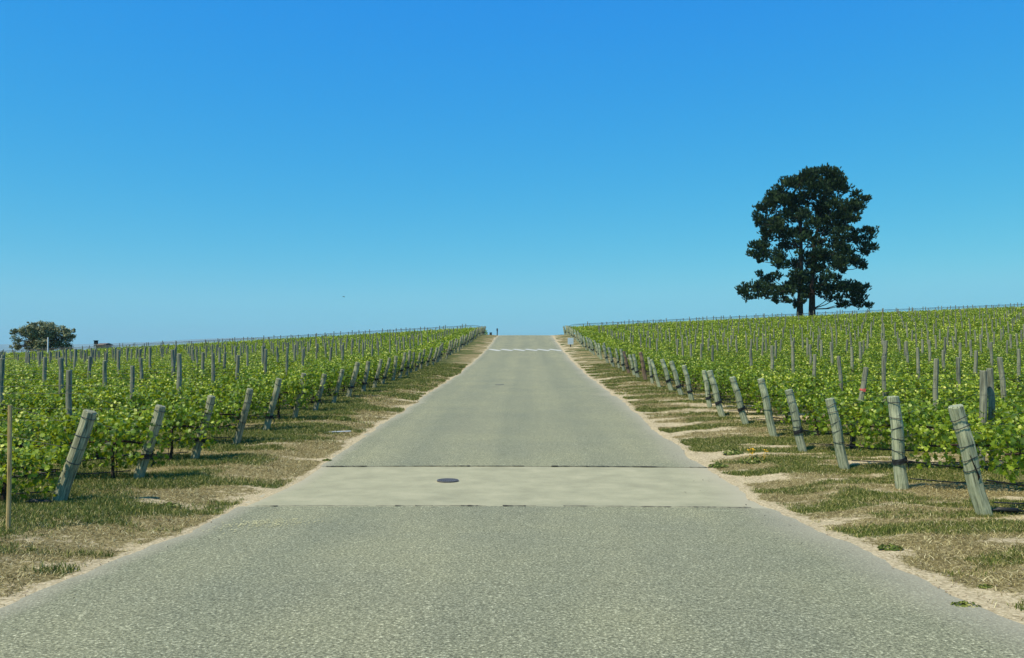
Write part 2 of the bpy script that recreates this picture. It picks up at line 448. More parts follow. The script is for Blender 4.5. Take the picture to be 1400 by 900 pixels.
# white slanted hump marks
mb = MB()
nd = 6
for i in range(nd):
    w = 7.3 / nd; u0 = -3.68 + i * w
    def rz(u, v): return float(hz(u, v)) + 0.018 * (1 - (u / 3.8) ** 2) + 0.014
    a = [(u0, 84.4), (u0 + 0.22 * w, 85.6), (u0 + 1.16 * w, 83.1), (u0 + 0.96 * w, 81.8)]
    n = 6
    vs = []
    for k in range(n + 1):
        t = k / n
        for (p0, p1) in ((a[0], a[3]), (a[1], a[2])):
            uu = min(p0[0] + (p1[0] - p0[0]) * t, 3.7); vv = p0[1] + (p1[1] - p0[1]) * t
            vs.append((uu, vv, rz(uu, vv) + 0.003 * (i % 2)))
    mb.add(vs, [[2 * k, 2 * k + 2, 2 * k + 3, 2 * k + 1] for k in range(n)])
tag(mb.build('road_markings', M_LINE), 'row of slanted white dashes painted across the road near the crest', kind='structure')

def at(px, v): return v * ((px - 700) / 1140.0 - 0.018) + 0.26
def zat(py, v): return 1.6 + (484 - py) / 1140.0 * v
def ground(u, v): return float(gz(u, v))

# ---------------------------------------------------------------- far hills and the air between
hu = np.linspace(-9500, -300, 70); hv = np.linspace(10500, 14500, 26)
HU, HV = np.meshgrid(hu, hv)
hh = 235 * (0.45 + 0.9 * fbm(HU, HV, 3800, 4, 90.)) * np.sin(np.pi * np.clip((HV - 10500) / 4000, 0, 1)) * sstep(-9500, -8000, HU) * (1 - sstep(-3800, -600, HU))
ii = np.arange(HU.size).reshape(HU.shape)
qh = np.stack([ii[:-1, :-1], ii[:-1, 1:], ii[1:, 1:], ii[1:, :-1]], -1).reshape(-1, 4)
M_HILL = mat_plain('hazed_hill_scrub', (0.16, 0.21, 0.20), 1.0, 0.05, 0, 0.3, 0.002)  # scrub colour made lighter and bluer, with some of the haze painted in
tag(link('far_hills', make_mesh('far_hills', np.stack([HU, HV, hh - 35], -1).reshape(-1, 3), qh.ravel(), np.full(len(qh), 4), (M_HILL,), None, True)), 'low far hills faint in the haze beyond the left skyline', kind='structure')
mh = bpy.data.materials.new('thin_haze'); mh.use_nodes = True
for n_ in list(mh.node_tree.nodes):
    if n_.type == 'BSDF_PRINCIPLED': mh.node_tree.nodes.remove(n_)
pv = mh.node_tree.nodes.new('ShaderNodeVolumePrincipled')
pv.inputs['Color'].default_value = (0.60, 0.93, 1.0, 1); pv.inputs['Density'].default_value = 0.00007; pv.inputs['Anisotropy'].default_value = 0.0
mh.node_tree.links.new(pv.outputs[0], mh.node_tree.nodes['Material Output'].inputs['Volume'])
mb = MB(); mb.box((0, 6000, 200), (16500, 10200, 240)); tag(mb.build('haze', mh), 'thin pale haze in the air towards the far hills', kind='stuff')

# ---------------------------------------------------------------- manhole and small cover
def cover_plate(u, v, r, label, cat, mt=None):
    mt = mt or M_IRON
    z = float(hz(u, v)) + 0.018 * (1 - (u / 3.8) ** 2) + 0.008
    sl = float(P(v + .3) - P(v - .3)) / .6
    e = empty('manhole_cover', (u, v, z), (math.atan(sl), 0, 0))
    tag(e, label, cat)
    mb = MB(); n = 40
    for (r0, r1, h) in ((r * 0.90, r, 0.010),):
        vs = []
        for k in range(n):
            a = 2 * math.pi * k / n
            vs += [(r0 * math.cos(a), r0 * math.sin(a), h), (r1 * math.cos(a), r1 * math.sin(a), h), (r1 * math.cos(a), r1 * math.sin(a), -0.05), (r0 * math.cos(a), r0 * math.sin(a), -0.05)]
        fs = []
        for k in range(n):
            j = (k + 1) % n
            fs += [[4 * k, 4 * k + 1, 4 * j + 1, 4 * j], [4 * k + 1, 4 * k + 2, 4 * j + 2, 4 * j + 1], [4 * k, 4 * j, 4 * j + 3, 4 * k + 3]]
        mb.add(vs, fs)
    mb.build('rim', mt, e)
    mb = MB(); mb.tube([(0, 0, -0.03), (0, 0, 0.007)], r * 0.89, n)
    for i in range(-4, 5):
        for j in range(-4, 5):
            x, y = i * r * 0.19, j * r * 0.19
            if math.hypot(x, y) < r * 0.8: mb.box((x, y, 0.0095), (r * 0.05, r * 0.05, 0.0025))
    mb.build('lid', mt, e)
cover_plate(at(612.5, 14.75), 14.75, 0.19, 'dark round iron manhole cover set in the concrete strip', 'manhole cover')
cover_plate(at(683, 40), 40, 0.22, 'small faint pale cover in the asphalt halfway up the road', 'utility cover', mat_plain('worn_pale_iron', (0.23, 0.225, 0.16)))

# scattered pale dust specks on the near left of the road, and a few dark bits of litter
mb = MB(); rs = random.Random(8)
for i in range(420):
    u = -3.05 + rs.gauss(0, .30); v = 10.6 + rs.gauss(0, .22) + (u + 3.05) * .25; r = rs.uniform(.004, .015)
    z = float(hz(u, v)) + 0.018 * (1 - (u / 3.8) ** 2) + 0.014
    mb.add([(u - r, v, z), (u, v - r * 1.4, z), (u + r * 1.2, v, z), (u, v + r, z)], [[0, 1, 2, 3]])
tag(mb.build('dust_specks', M_STAIN), 'faint yellowish dust specks on the near left part of the asphalt', kind='stuff')
mb = MB()
for i in range(70):
    sd0 = rs.choice((-1, 1, 1)); v = rs.uniform(5, 22); u = sd0 * (3.7 - abs(rs.gauss(0, .5))); r = rs.uniform(.008, .028); a0 = rs.uniform(0, 3)
    z = float(hz(u, v)) + 0.018 * (1 - (u / 3.8) ** 2) + 0.016; c0, s0 = math.cos(a0), math.sin(a0)
    mb.add([(u - r * c0, v - r * s0, z), (u + r * .4 * s0, v - r * .4 * c0, z + .004), (u + r * c0, v + r * s0, z + r * .4), (u - r * .4 * s0, v + r * .4 * c0, z + .004)], [[0, 1, 2, 3]])
tag(mb.build('leaf_litter', M_JOINT), 'few small dark bits of leaf litter on the asphalt near its edges', kind='stuff')

# ---------------------------------------------------------------- rows
UL, UR = 6.40, 6.19
VL0, DL = 11.8, 2.42
VR0, DR = 11.0, 2.37
def row_v(side, k): return (VL0 + DL * k) if side < 0 else (VR0 + DR * k)
KMAX = 54
HALF = 700 / 1140.0
def in_view(u, v, m=1.2):
    x = (u - 0.26) + 0.018 * v
    return v > 3 and abs(x) < HALF * v + m

# --- end posts
def shaft_mesh(name, length, r0, r1, mat, rnd, seg=14, split=False):
    mb = MB()
    n = 9
    pts = [(0.010 * math.sin(i * 1.3 + rnd.random()), 0.010 * math.cos(i * 1.7), -0.35 + (length + 0.35) * i / (n - 1)) for i in range(n)]
    prof = [1 + rnd.uniform(-0.05, 0.05) for _ in range(seg)]
    vs = []
    for i, p in enumerate(pts):
        r = (r0 + (r1 - r0) * i / (n - 1)) * (1 + rnd.uniform(-0.02, 0.02))
        for k in range(seg):
            a = 2 * math.pi * k / seg
            rr = r * prof[k]
            zz = p[2] + (rnd.uniform(-0.014, 0.014) if i == n - 1 else 0)
            vs.append((p[0] + rr * math.cos(a), p[1] + rr * math.sin(a), zz))
    # chamfered top ring
    for k in range(seg):
        a = 2 * math.pi * k / seg; rr = r1 * prof[k] * 0.86
        vs.append((pts[-1][0] + rr * math.cos(a), pts[-1][1] + rr * math.sin(a), pts[-1][2] + 0.018 + rnd.uniform(-0.006, 0.006)))
    fs = []
    for i in range(n):
        for k in range(seg):
            j = (k + 1) % seg
            fs.append([i * seg + k, i * seg + j, (i + 1) * seg + j, (i + 1) * seg + k])
    fs.append([n * seg + k for k in range(seg)])
    mb.add(vs, fs)
    return mb.mesh(name, mat, False)

M_CRACK = mat_plain('dark_split_in_wood', (0.02, 0.018, 0.014), 1.0, 0.05)
def add_wrap(parent, z, r, tilt, rnd, thick=0.005):
    mb = MB(); pts = []
    n = 18
    for k in range(n + 1):
        a = 2 * math.pi * k / n
        pts.append(((r + 0.004) * math.cos(a), (r + 0.004) * math.sin(a), z + tilt * r * math.cos(a + 0.7) + 0.004 * math.sin(3 * a)))
    mb.tube(pts, thick, 5, False)
    # twisted tail
    mb.tube([pts[3], (pts[3][0] * 1.15, pts[3][1] * 1.2, z + 0.03), (pts[3][0] * 1.3, pts[3][1] * 1.2, z + 0.045)], thick * 0.8, 4)
    return mb.build('wire_wrap', M_DARK, parent)
def add_strap(parent, z, r, rnd):
    mb = MB(); n = 16; vs = []; rows = 5
    for i in range(rows):
        for k in range(n):
            a = 2 * math.pi * k / n
            rr = r + 0.012 + rnd.uniform(0, 0.012)
            vs.append((rr * math.cos(a), rr * math.sin(a), z + (i / (rows - 1) - 0.5) * 0.085 + 0.02 * math.cos(a) + rnd.uniform(-0.006, 0.006)))
    fs = [[i * n + k, i * n + (k + 1) % n, (i + 1) * n + (k + 1) % n, (i + 1) * n + k] for i in range(rows - 1) for k in range(n)]
    mb.add(vs, fs)
    mb.tube([(r, 0.03, z), (r + .06, 0.05, z - .07), (r + .05, 0.02, z - .16)], [0.014, 0.012, 0.008], 5)
    return mb.build('strap', M_BLACK, parent)

def end_post(side, seed, length, r, mat, wraps=4, strap=True, strapz=0.45):
    rnd = random.Random(seed)
    e = empty('end_post')
    e['category'] = 'post'
    kids = [link('shaft', shaft_mesh('shaft', length, r * 1.08, r * 0.98, mat, rnd), e)]
    for i in range(wraps):
        z = length * (0.92 - 0.62 * i / max(wraps, 1)) + rnd.uniform(-0.04, 0.04)
        kids.append(add_wrap(kids[0], z, r * 1.05, rnd.uniform(-0.35, 0.35), rnd)); kids[-1].parent = e
    if strap: kids.append(add_strap(e, strapz, r * 1.06, rnd))
    return e, kids

groupR, groupL = 'end posts along the right verge', 'end posts along the left verge'
# measured near posts: (row, height, top offset in x, radius scale, label)
nearR = {0: (1.42, -0.36, 1.05, 'thick leaning mint end post with a long split, nearest on the right'),
         1: (1.46, -0.09, 0.98, 'almost upright pale green end post with a wide black strap'),
         2: (1.32, -0.25, 0.95, 'leaning pale end post with brown grey top, third along the right verge'),
         3: (1.32, -0.27, 0.90, 'leaning mint end post with a ragged black strap, fourth along the right verge')}
nearL = {0: (1.30, 0.45, 1.0, 'thick grey green end post leaning hard, closest to the camera on the left'),
         1: (1.27, 0.40, 0.92, 'leaning grey end post half buried in vine leaves, second along the left verge'),
         2: (1.28, 0.36, 0.85, 'slim greenish end post leaning at the vine edge, third along the left verge'),
         3: (1.27, 0.33, 0.85, 'leaning pale end post with one thin black tie above a bare straw patch')}
tmpl = {}
for side, mat in ((-1, M_POST_L), (1, M_POST_R)):
    for i in range(4):
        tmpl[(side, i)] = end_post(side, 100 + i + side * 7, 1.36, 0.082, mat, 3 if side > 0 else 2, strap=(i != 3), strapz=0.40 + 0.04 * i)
used = set()
rp = random.Random(5)
for side in (-1, 1):
    for k in range(KMAX):
        v = row_v(side, k)
        if v > 131: continue
        near = (nearR if side > 0 else nearL).get(k)
        if near:
            hgt, off, rs, lab = near
            L = math.hypot(hgt, off)
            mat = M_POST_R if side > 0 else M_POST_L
            e, kids = end_post(side, 40 + k * 3 + side, L, 0.092 * rs, mat, 5 if side > 0 else 4, strap=not (side > 0 and k in (0, 2)) and not (side < 0 and k in (0, 3)), strapz=0.46)
            tiltx = math.atan2(off, hgt)
            if side > 0 and k == 0:
                # the long split in its face, towards the camera
                mb = MB(); zz = [0.85, 0.76, 0.68, 0.60, 0.54, 0.50]; ww = [0.003, 0.007, 0.009, 0.010, 0.016, 0.004]
                xx = [-0.035, -0.022, -0.010, 0.004, 0.010, -0.012]
                vs = []
                for a_, b_, c_ in zip(xx, ww, zz):
                    yy = -math.sqrt(max(0.1045 ** 2 - a_ ** 2, 0)) - 0.004
                    vs += [(a_ - b_, yy, c_), (a_ + b_, yy, c_)]
                mb.add(vs, [[2 * i, 2 * i + 1, 2 * i + 3, 2 * i + 2] for i in range(5)])
                mb.build('split', M_CRACK, e)
        else:
            key = (side, rp.randrange(4))
            if key in used:
                src, sk = tmpl[key]; e = copy_tree(src, sk if v < 75 else sk[:1] + sk[-1:])
            else:
                e, kids = tmpl[key]; used.add(key)
            off = (-1 if side > 0 else 1) * rp.uniform(0.17, 0.38)
            tiltx = math.atan2(off, 1.3)
            lean = 'steeply leaning' if abs(off) > 0.29 else ('leaning' if abs(off) > 0.2 else 'slightly leaning')
            colr = 'pale mint' if side > 0 else 'grey green'
            lab = f"{lean} {colr} end post, {ordinal(k + 1)} along the {'right' if side > 0 else 'left'} verge"
            s = rp.uniform(0.90, 1.07); e.scale = (s * rp.uniform(.9, 1.1), s * rp.uniform(.9, 1.1), s)
        u = side * (UR if side > 0 else UL) + (0 if near else rp.uniform(-0.12, 0.12))
        vv = v + (0 if near else rp.uniform(-0.12, 0.12))
        e.location = (u, vv, ground(u, vv) - 0.02)
        e.rotation_euler = Euler((rp.uniform(-0.05, 0.05), tiltx, 0), 'XYZ')
        tag(e, lab, 'post', groupR if side > 0 else groupL)
        if side > 0 and k in (13, 16):
            for c in e.children:
                if c.name.startswith('shaft'):
                    me = c.data.copy(); me.materials[0] = M_RUST; c.data = me
            e['label'] = f"rusty brown end post, {ordinal(k + 1)} from the camera along the right verge"

# --- line posts
pm = [None] * 5
for i in range(5):
    r = random.Random(300 + i)
    pm[i] = shaft_mesh('line_post', 1.90, 0.060, 0.054, M_POST, r, 10)
lps = []
for side in (-1, 1):
    for k in range(KMAX):
        v = row_v(side, k)
        if v > 140: continue
        u0, pitch = (8.84, 3.075) if side < 0 else (8.94, 3.012)
        j = 0
        while True:
            u = side * (u0 + pitch * j)
            if abs(u) > HALF * v + 8 or j > 60: break
            if (v > 100 and (j + k) % 2) or (v > 30 and rp.random() < 0.15): j += 1; continue
            uu = u + rp.uniform(-0.10, 0.10)
            if in_view(uu, v, 0.5) and not (side > 0 and k == 2 and j == 0): lps.append((v, side, k, j, uu))
            j += 1
lps.sort(key=lambda t: t[0])
far_posts = []
n_ind = 0
for (v, side, k, j, u) in lps:
    g = ground(u, v)
    tx, ty = rp.gauss(0, 0.025), rp.gauss(0, 0.025)
    s = rp.uniform(0.93, 1.07)
    if n_ind < 298:
        o = link('line_post', pm[rp.randrange(5)])
        o.location = (u, v, g - 0.05); o.rotation_euler = (tx, ty, rp.uniform(0, 6)); o.scale = (rp.uniform(.85, 1.12),) * 2 + (s,)
        sd_ = 'right' if side > 0 else 'left'
        tag(o, f"upright grey wooden line post, {ordinal(j + 1)} from the road in the {ordinal(k + 1)} row on its {sd_}", 'post', f'line posts among the vines on the {sd_} side')
        n_ind += 1
    else:
        far_posts.append((u, v, g, tx, ty, s))
mb = MB()
for (u, v, g, tx, ty, s) in far_posts:
    mb.tube([(u, v, g - 0.3), (u + ty * 1.7, v, g + 1.72 * s)], 0.055, 6)
tag(mb.build('distant_line_posts', M_POST), 'grey line posts far up the slope near the skyline', kind='stuff')

# the two props on the right: a doubled post and a leaning one with a red tag
u1 = at(1331, 15.6)
o = link('line_post', shaft_mesh('line_post', 1.88, 0.066, 0.062, M_POST, random.Random(9), 12)); o.location = (u1, 15.6, ground(u1, 15.6) - .05); o.rotation_euler = (0, 0.055, 0)
tag(o, 'nearer of two touching tall grey posts in the vines, behind the split right end post', 'post', 'line posts among the vines on the right side')
u1 = at(1347, 15.8)
o = link('line_post', shaft_mesh('line_post', 1.90, 0.060, 0.058, M_POST, random.Random(12), 12)); o.location = (u1, 15.8, ground(u1, 15.8) - .05); o.rotation_euler = (0, 0.0, 0)
tag(o, 'farther of two touching tall grey posts in the vines, the upright one on the right', 'post', 'line posts among the vines on the right side')
e = empty('leaning_post', (at(1158, 18.2), 18.2, ground(at(1158, 18.2), 18.2) - .05), (0, 0.20, 0))
tag(e, 'grey post leaning right with a red tag, among vines behind the third right end post', 'post')
link('shaft', shaft_mesh('shaft', 1.84, 0.06, 0.055, M_POST, random.Random(10), 10), e)
mb = MB(); mb.tube([(0, 0, 1.34), (0, 0, 1.38)], 0.064, 12, False); mb.box((0.02, -0.066, 1.36), (0.025, 0.004, 0.035)); mb.build('red_tag', M_RED, e)

# --- wires and drip hoses
def follow(side, v, u_from, u_to, h, n, sag=0.0, step_pitch=3.05, rnd=rp):
    pts = []
    for i in range(n + 1):
        t = i / n; u = u_from + (u_to - u_from) * t
        ph = ((abs(u) - 6.3) % step_pitch) / step_pitch
        pts.append((u, v - 0.085, float(hz(u, v)) + 0.10 + h - sag * 4 * ph * (1 - ph) + rnd.uniform(-1, 1) * sag * 0.15))
    return pts
for side in (-1, 1):
    sd_ = 'right' if side > 0 else 'left'
    ue = UR if side > 0 else UL
    for k in range(KMAX):
        v = row_v(side, k)
        ext = min(HALF * v + 4, 90)
        if v < 62 or 108 < v < 131:
            n = max(6, int((ext - ue) / 0.7))
            for (nm, h) in (('lower', 1.06), ('top', 1.52)):
                if v > 62 and nm == 'lower': continue
                mb = MB()
                p = follow(side, v, side * (ue + 0.3), side * ext, h, n, 0.03)
                top = 1.15 if nm == 'top' else 0.8
                p = [(side * (ue - 0.10 * 1), v - 0.09, ground(side * ue, v) + top)] + p[1:]
                mb.tube(p, 0.0028 if v < 62 else 0.006, 4, False)
                tag(mb.build('trellis_wire', M_WIRE), f"{nm} steel trellis wire strung along the {ordinal(k + 1)} vine row {sd_} of the road", 'wire', 'trellis wires')
        if v < 46:
            mb = MB(); n = max(8, int((ext - ue) / 0.35))
            p = follow(side, v, side * (ue + 0.9), side * ext, 0.40, n, 0.06)
            g0 = ground(side * ue, v)
            p = [(side * (ue - 0.02), v - 0.115, g0 + 0.46), (side * (ue + 0.4), v - 0.10, g0 + 0.40)] + p
            mb.tube(p, 0.0125, 6, False)
            tag(mb.build('drip_hose', M_BLACK, None, True), f"black drip hose hanging low under the {ordinal(k + 1)} vine row {sd_} of the road", 'hose', 'drip hoses under the rows')
            mb = MB(); n = max(8, int((ext - ue) / 0.5))
            pts = [(side * (ue + 0.12), v - .02, g0 + 0.16)] + [(x, y + .06, z) for x, y, z in follow(side, v, side * (ue + 0.8), side * ext, 0.16 if k < 6 else .2, n, 0.05)]
            mb.tube(pts, 0.009, 5, False)
            tag(mb.build('low_wire', M_DARK), f"dark wire near the ground under the {ordinal(k + 1)} vine row {sd_} of the road", 'wire', 'low wires under the rows')
# thick hose fittings by the two nearest end posts
for (px, v, lab) in ((1368, 11.1, 'short black hose fitting on the ground behind the split right end post'), (52, 11.6, 'flat black hose fitting in the grass beside the nearest left end post')):
    u = at(px, v); g = ground(u, v)
    mb = MB(); mb.tube([(u - 0.22, v, g + 0.05), (u - 0.16, v, g + .06), (u - 0.15, v, g + .06), (u + 0.12, v, g + .05), (u + .13, v, g + .05), (u + 0.24, v, g + .03)], [0.014, 0.014, 0.032, 0.032, 0.014, 0.014], 10)
    tag(mb.build('hose_fitting', M_BLACK, None, True), lab, 'hose fitting')

# ---------------------------------------------------------------- vines
LEAF = np.array([(0, -0.10), (0.28, -0.42), (0.55, -0.12), (0.92, 0.05), (0.62, 0.32), (0.72, 0.72), (0.34, 0.62), (0.0, 1.05),
                 (-0.34, 0.62), (-0.72, 0.72), (-0.62, 0.32), (-0.92, 0.05), (-0.55, -0.12), (-0.28, -0.42)])
LEAF5 = np.array([(0, -0.35), (0.75, -0.15), (0.7, 0.55), (0, 1.0), (-0.7, 0.55), (-0.75, -0.15)])
def rot_frames(nrm, spin):
    nrm = nrm / np.linalg.norm(nrm, axis=1, keepdims=True)
    ref = np.where(np.abs(nrm[:, 2:3]) < 0.9, np.array([[0, 0, 1.]]), np.array([[1., 0, 0]]))
    a = np.cross(ref, nrm); a /= np.linalg.norm(a, axis=1, keepdims=True)
    b = np.cross(nrm, a)
    c, s = np.cos(spin)[:, None], np.sin(spin)[:, None]
    return a * c + b * s, b * c - a * s, nrm
def leaves(pos, nrm, size, spin, outline, fold=0.18, rg=rng):
    n = len(pos); m = len(outline)
    a, b, c = rot_frames(nrm, spin)
    ox = outline[:, 0][None, :, None]; oy = outline[:, 1][None, :, None]
    fd = (fold * rg.uniform(0.2, 1.6, n))[:, None, None]
    cup = (rg.uniform(-0.25, 0.35, n))[:, None, None]
    s = size[:, None, None]
    rim = pos[:, None, :] + s * (ox * a[:, None, :] + (oy - 0.2) * b[:, None, :] + (np.abs(ox) * fd - cup * (oy - 0.3) ** 2) * c[:, None, :])
    cen = pos[:, None, :] + s * (-0.0) * b[:, None, :]
    vs = np.concatenate([cen, rim], 1).reshape(-1, 3)
    k = np.arange(m)
    tri = np.stack([np.zeros(m, int), 1 + k, 1 + (k + 1) % m], -1)
    fs = (tri[None] + (np.arange(n) * (m + 1))[:, None, None]).reshape(-1)
    return vs, fs, np.full(n * m, 3)

def canopy_points(rg, width, n_shoot, n_fill):
    """leaf positions and normals of one vine: shoots off a cordon plus a loose filling"""
    P_, N_, S_, T_ = [], [], [], []
    for i in range(n_shoot):
        x = rg.uniform(-0.5, 0.5) * width
        y = rg.uniform(-0.18, 0.18); z = 0.78
        dy = rg.normal(0, 0.55); dx = rg.normal(0, 0.35); dz = rg.uniform(0.55, 1.1)
        if rg.random() < 0.36: dz = rg.uniform(-0.25, 0.35); dy = np.sign(dy or 1) * rg.uniform(0.5, 1.0)
        L = rg.uniform(0.25, 0.58); steps = int(L / 0.048)
        d = np.array([dx, dy, dz]); d /= np.linalg.norm(d)
        p = np.array([x, y, z])
        for s in range(steps):
            d = d + np.array([rg.normal(0, 0.06), rg.normal(0, 0.06), -0.035]); d /= np.linalg.norm(d)
            p = p + d * 0.048
            side = np.cross(d, [0, 0, 1.0]); sn = np.linalg.norm(side); side = side / sn if sn > 1e-3 else np.array([1., 0, 0])
            sgn = 1 if s % 2 else -1
            q = p + side * sgn * rg.uniform(0.03, 0.09) + rg.normal(0, 0.015, 3)
            nn = side * sgn * 0.5 + np.array([0, 0.5 * np.sign(q[1]) , 0.55]) + rg.normal(0, 0.62, 3)
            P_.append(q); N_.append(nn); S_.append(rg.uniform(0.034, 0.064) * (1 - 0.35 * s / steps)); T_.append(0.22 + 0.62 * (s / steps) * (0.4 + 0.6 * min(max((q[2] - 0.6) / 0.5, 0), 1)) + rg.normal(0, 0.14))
    for i in range(n_fill):
        a = rg.uniform(0, 2 * math.pi); rr = math.sqrt(rg.uniform(0.25, 1))
        q = np.array([rg.uniform(-0.56, 0.56) * width, 0.40 * rr * math.cos(a), 0.73 + 0.42 * rr * math.sin(a)])
        nn = np.array([0, math.cos(a), 0.5 * math.sin(a) + 0.4]) + rg.normal(0, 0.62, 3)
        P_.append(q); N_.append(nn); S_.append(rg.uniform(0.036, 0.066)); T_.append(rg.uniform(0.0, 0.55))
    P_ = np.array(P_); N_ = np.array(N_); S_ = np.array(S_); T_ = np.clip(np.array(T_), 0, 1)
    low = P_[:, 2] < 0.26
    P_[low, 2] = 0.26 + rg.random(low.sum()) * 0.3
    return P_, N_, S_, T_

VW = 1.5
def set_tone(me, t, per):
    a = me.attributes.new('tone', 'FLOAT', 'POINT'); a.data.foreach_set('value', np.repeat(t, per).astype(np.float32))
NV = 9
vine_mesh, trunk_mesh = [], []
for i in range(NV):
    rg = np.random.default_rng(900 + i)
    p, n_, s_, t_ = canopy_points(rg, VW, 46, 520)
    vs, fs, lt = leaves(p, n_, s_, rg.uniform(0, 6.28, len(p)), LEAF, rg=rg)
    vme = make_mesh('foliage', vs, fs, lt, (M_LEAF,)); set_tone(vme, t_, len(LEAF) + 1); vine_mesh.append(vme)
    r = random.Random(40 + i); mb = MB()
    bx, by = r.uniform(-.08, .08), r.uniform(-.04, .04)
    mb.tube([(bx, by, -0.1), (bx + .02, by, .05), (bx * .6 + r.uniform(-.03, .03), by, .3), (bx * .3, 0, .55), (0, 0, .70)], [.042, .036, .028, .026, .030], 7, True, 0.18, r)
    for sg in (-1, 1):
        mb.tube([(0, 0, .68), (sg * .15, r.uniform(-.02, .02), .73), (sg * .45, r.uniform(-.02, .02), .72 + r.uniform(-.02, .02)), (sg * .76, 0, .70)], [.026, .022, .020, .013], 6, True, 0.15, r)
    for q_ in range(6):
        x = r.uniform(-.7, .7); mb.tube([(x, 0, .71), (x + r.uniform(-.05, .05), r.uniform(-.12, .12), .85), (x + r.uniform(-.1, .1), r.uniform(-.2, .2), 1.02)], [.009, .006, .004], 4)
    # tie stake
    mb.tube([(bx + .06, .03, -0.1), (bx + .03, .03, .8)], .008, 4)
    trunk_mesh.append(mb.mesh('trunk', M_BARK, True))

vines = []
for side in (-1, 1):
    ue = UR if side > 0 else UL
    for k in range(KMAX):
        v = row_v(side, k)
        if v > 142: continue
        j = 0
        while True:
            u = side * (ue + (1.05 if side > 0 else (0.45 if k in (1, 2, 5) else 0.75)) + VW * j)
            if abs(u) > HALF * v + 6: break
            if in_view(u, v, 1.6): vines.append((v, side, k, j, u))
            j += 1
vines.sort(key=lambda t: t[0])
IND = vines[:296]; REST = vines[296:]
rv = random.Random(77)
for (v, side, k, j, u) in IND:
    i = rv.randrange(NV)
    e = empty('grapevine', (u, v + rv.uniform(-.04, .04), ground(u, v)), (0, 0, rv.choice((0, math.pi)) + rv.uniform(-.05, .05)))
    if side < 0 and k < 3: e.location.z -= (0.20, 0.14, 0.08)[k]; s *= 1.14; e.scale[2] = s; e.scale[1] = 1.35
    s = rv.uniform(0.93, 1.10); e.scale = (1, rv.uniform(.92, 1.12), s)
    link('foliage', vine_mesh[i], e); link('trunk', trunk_mesh[rv.randrange(NV)], e)
    sd_ = 'right' if side > 0 else 'left'
    tag(e, f"leafy grapevine, {ordinal(j + 1)} from the road in the {ordinal(k + 1)} row {sd_} of the road", 'grapevine', f'grapevines in rows on the {sd_} side')

# the rest of the vineyard, up to the crest
rg = np.random.default_rng(5)
lib = []
for i in range(6):
    r_ = np.random.default_rng(1900 + i)
    p, n_, s_, t_ = canopy_points(r_, VW, 26, 130)
    lib.append((p, n_, s_, t_))
ap, an, asz, atn = [], [], [], []
for (v, side, k, j, u) in REST:
    p, n_, s_, t_ = lib[rg.integers(6)]
    keep = rg.random(len(p)) < (0.80 if v < 70 else 0.42)
    f = 1.4 if v < 70 else 1.9
    pp = p[keep].copy(); nn = n_[keep].copy()
    if rg.random() < 0.5: pp[:, :2] *= -1; nn[:, :2] *= -1
    pp[:, 2] *= rg.uniform(0.92, 1.1)
    g = ground(u, v); pp = pp + np.array([u, v, g])
    ap.append(pp); an.append(nn); asz.append(s_[keep] * f); atn.append(t_[keep])
ap = np.concatenate(ap); an = np.concatenate(an); asz = np.concatenate(asz)
vs, fs, lt = leaves(ap, an, asz, rg.uniform(0, 6.28, len(ap)), LEAF5, rg=rg)
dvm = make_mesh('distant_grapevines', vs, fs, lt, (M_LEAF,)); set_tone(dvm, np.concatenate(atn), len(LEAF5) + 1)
tag(link('distant_grapevines', dvm), 'green grapevine rows covering the slopes far up to the skyline', kind='stuff')
print('vines', len(vines), 'rest leaves', len(ap), 'posts', len(lps))
# dark trunks of those rows, nearer part only
mb = MB()
for (v, side, k, j, u) in REST:
    if v < 95 and (j < 6):
        g = ground(u, v); mb.tube([(u, v, g - .1), (u + rv.uniform(-.04, .04), v, g + .7)], .035, 4, False)
tag(mb.build('distant_vine_trunks', M_BARK), 'dark trunks under the far vine rows', kind='stuff')

# ---------------------------------------------------------------- verge grass, straw, stones
def blades(u, v, h, w, lean, mat, name, label):
    n = len(u)
    z = gz(u, v) - 0.01
    a = rng.uniform(0, 2 * np.pi, n)
    dx, dy = np.cos(a), np.sin(a)
    b = rng.uniform(0, 2 * np.pi, n); lx, ly = np.cos(b) * lean * h, np.sin(b) * lean * h
    p0 = np.stack([u - dx * w, v - dy * w, z], -1); p1 = np.stack([u + dx * w, v + dy * w, z], -1)
    m0 = np.stack([u - dx * w * .7 + lx * .4, v - dy * w * .7 + ly * .4, z + h * .6], -1); m1 = np.stack([u + dx * w * .7 + lx * .4, v + dy * w * .7 + ly * .4, z + h * .6], -1)
    t = np.stack([u + lx, v + ly, z + h], -1)
    vs = np.stack([p0, p1, m1, m0, t], 1).reshape(-1, 3)
    base = (np.arange(n) * 5)[:, None]
    fs = np.concatenate([base + np.array([[0, 1, 2, 3]]), base + np.array([[3, 2, 4]])], 1).reshape(-1)
    lt = np.tile([4, 3], n)
    return tag(link(name, make_mesh(name, vs, fs, lt, (mat,))), label, kind='stuff')

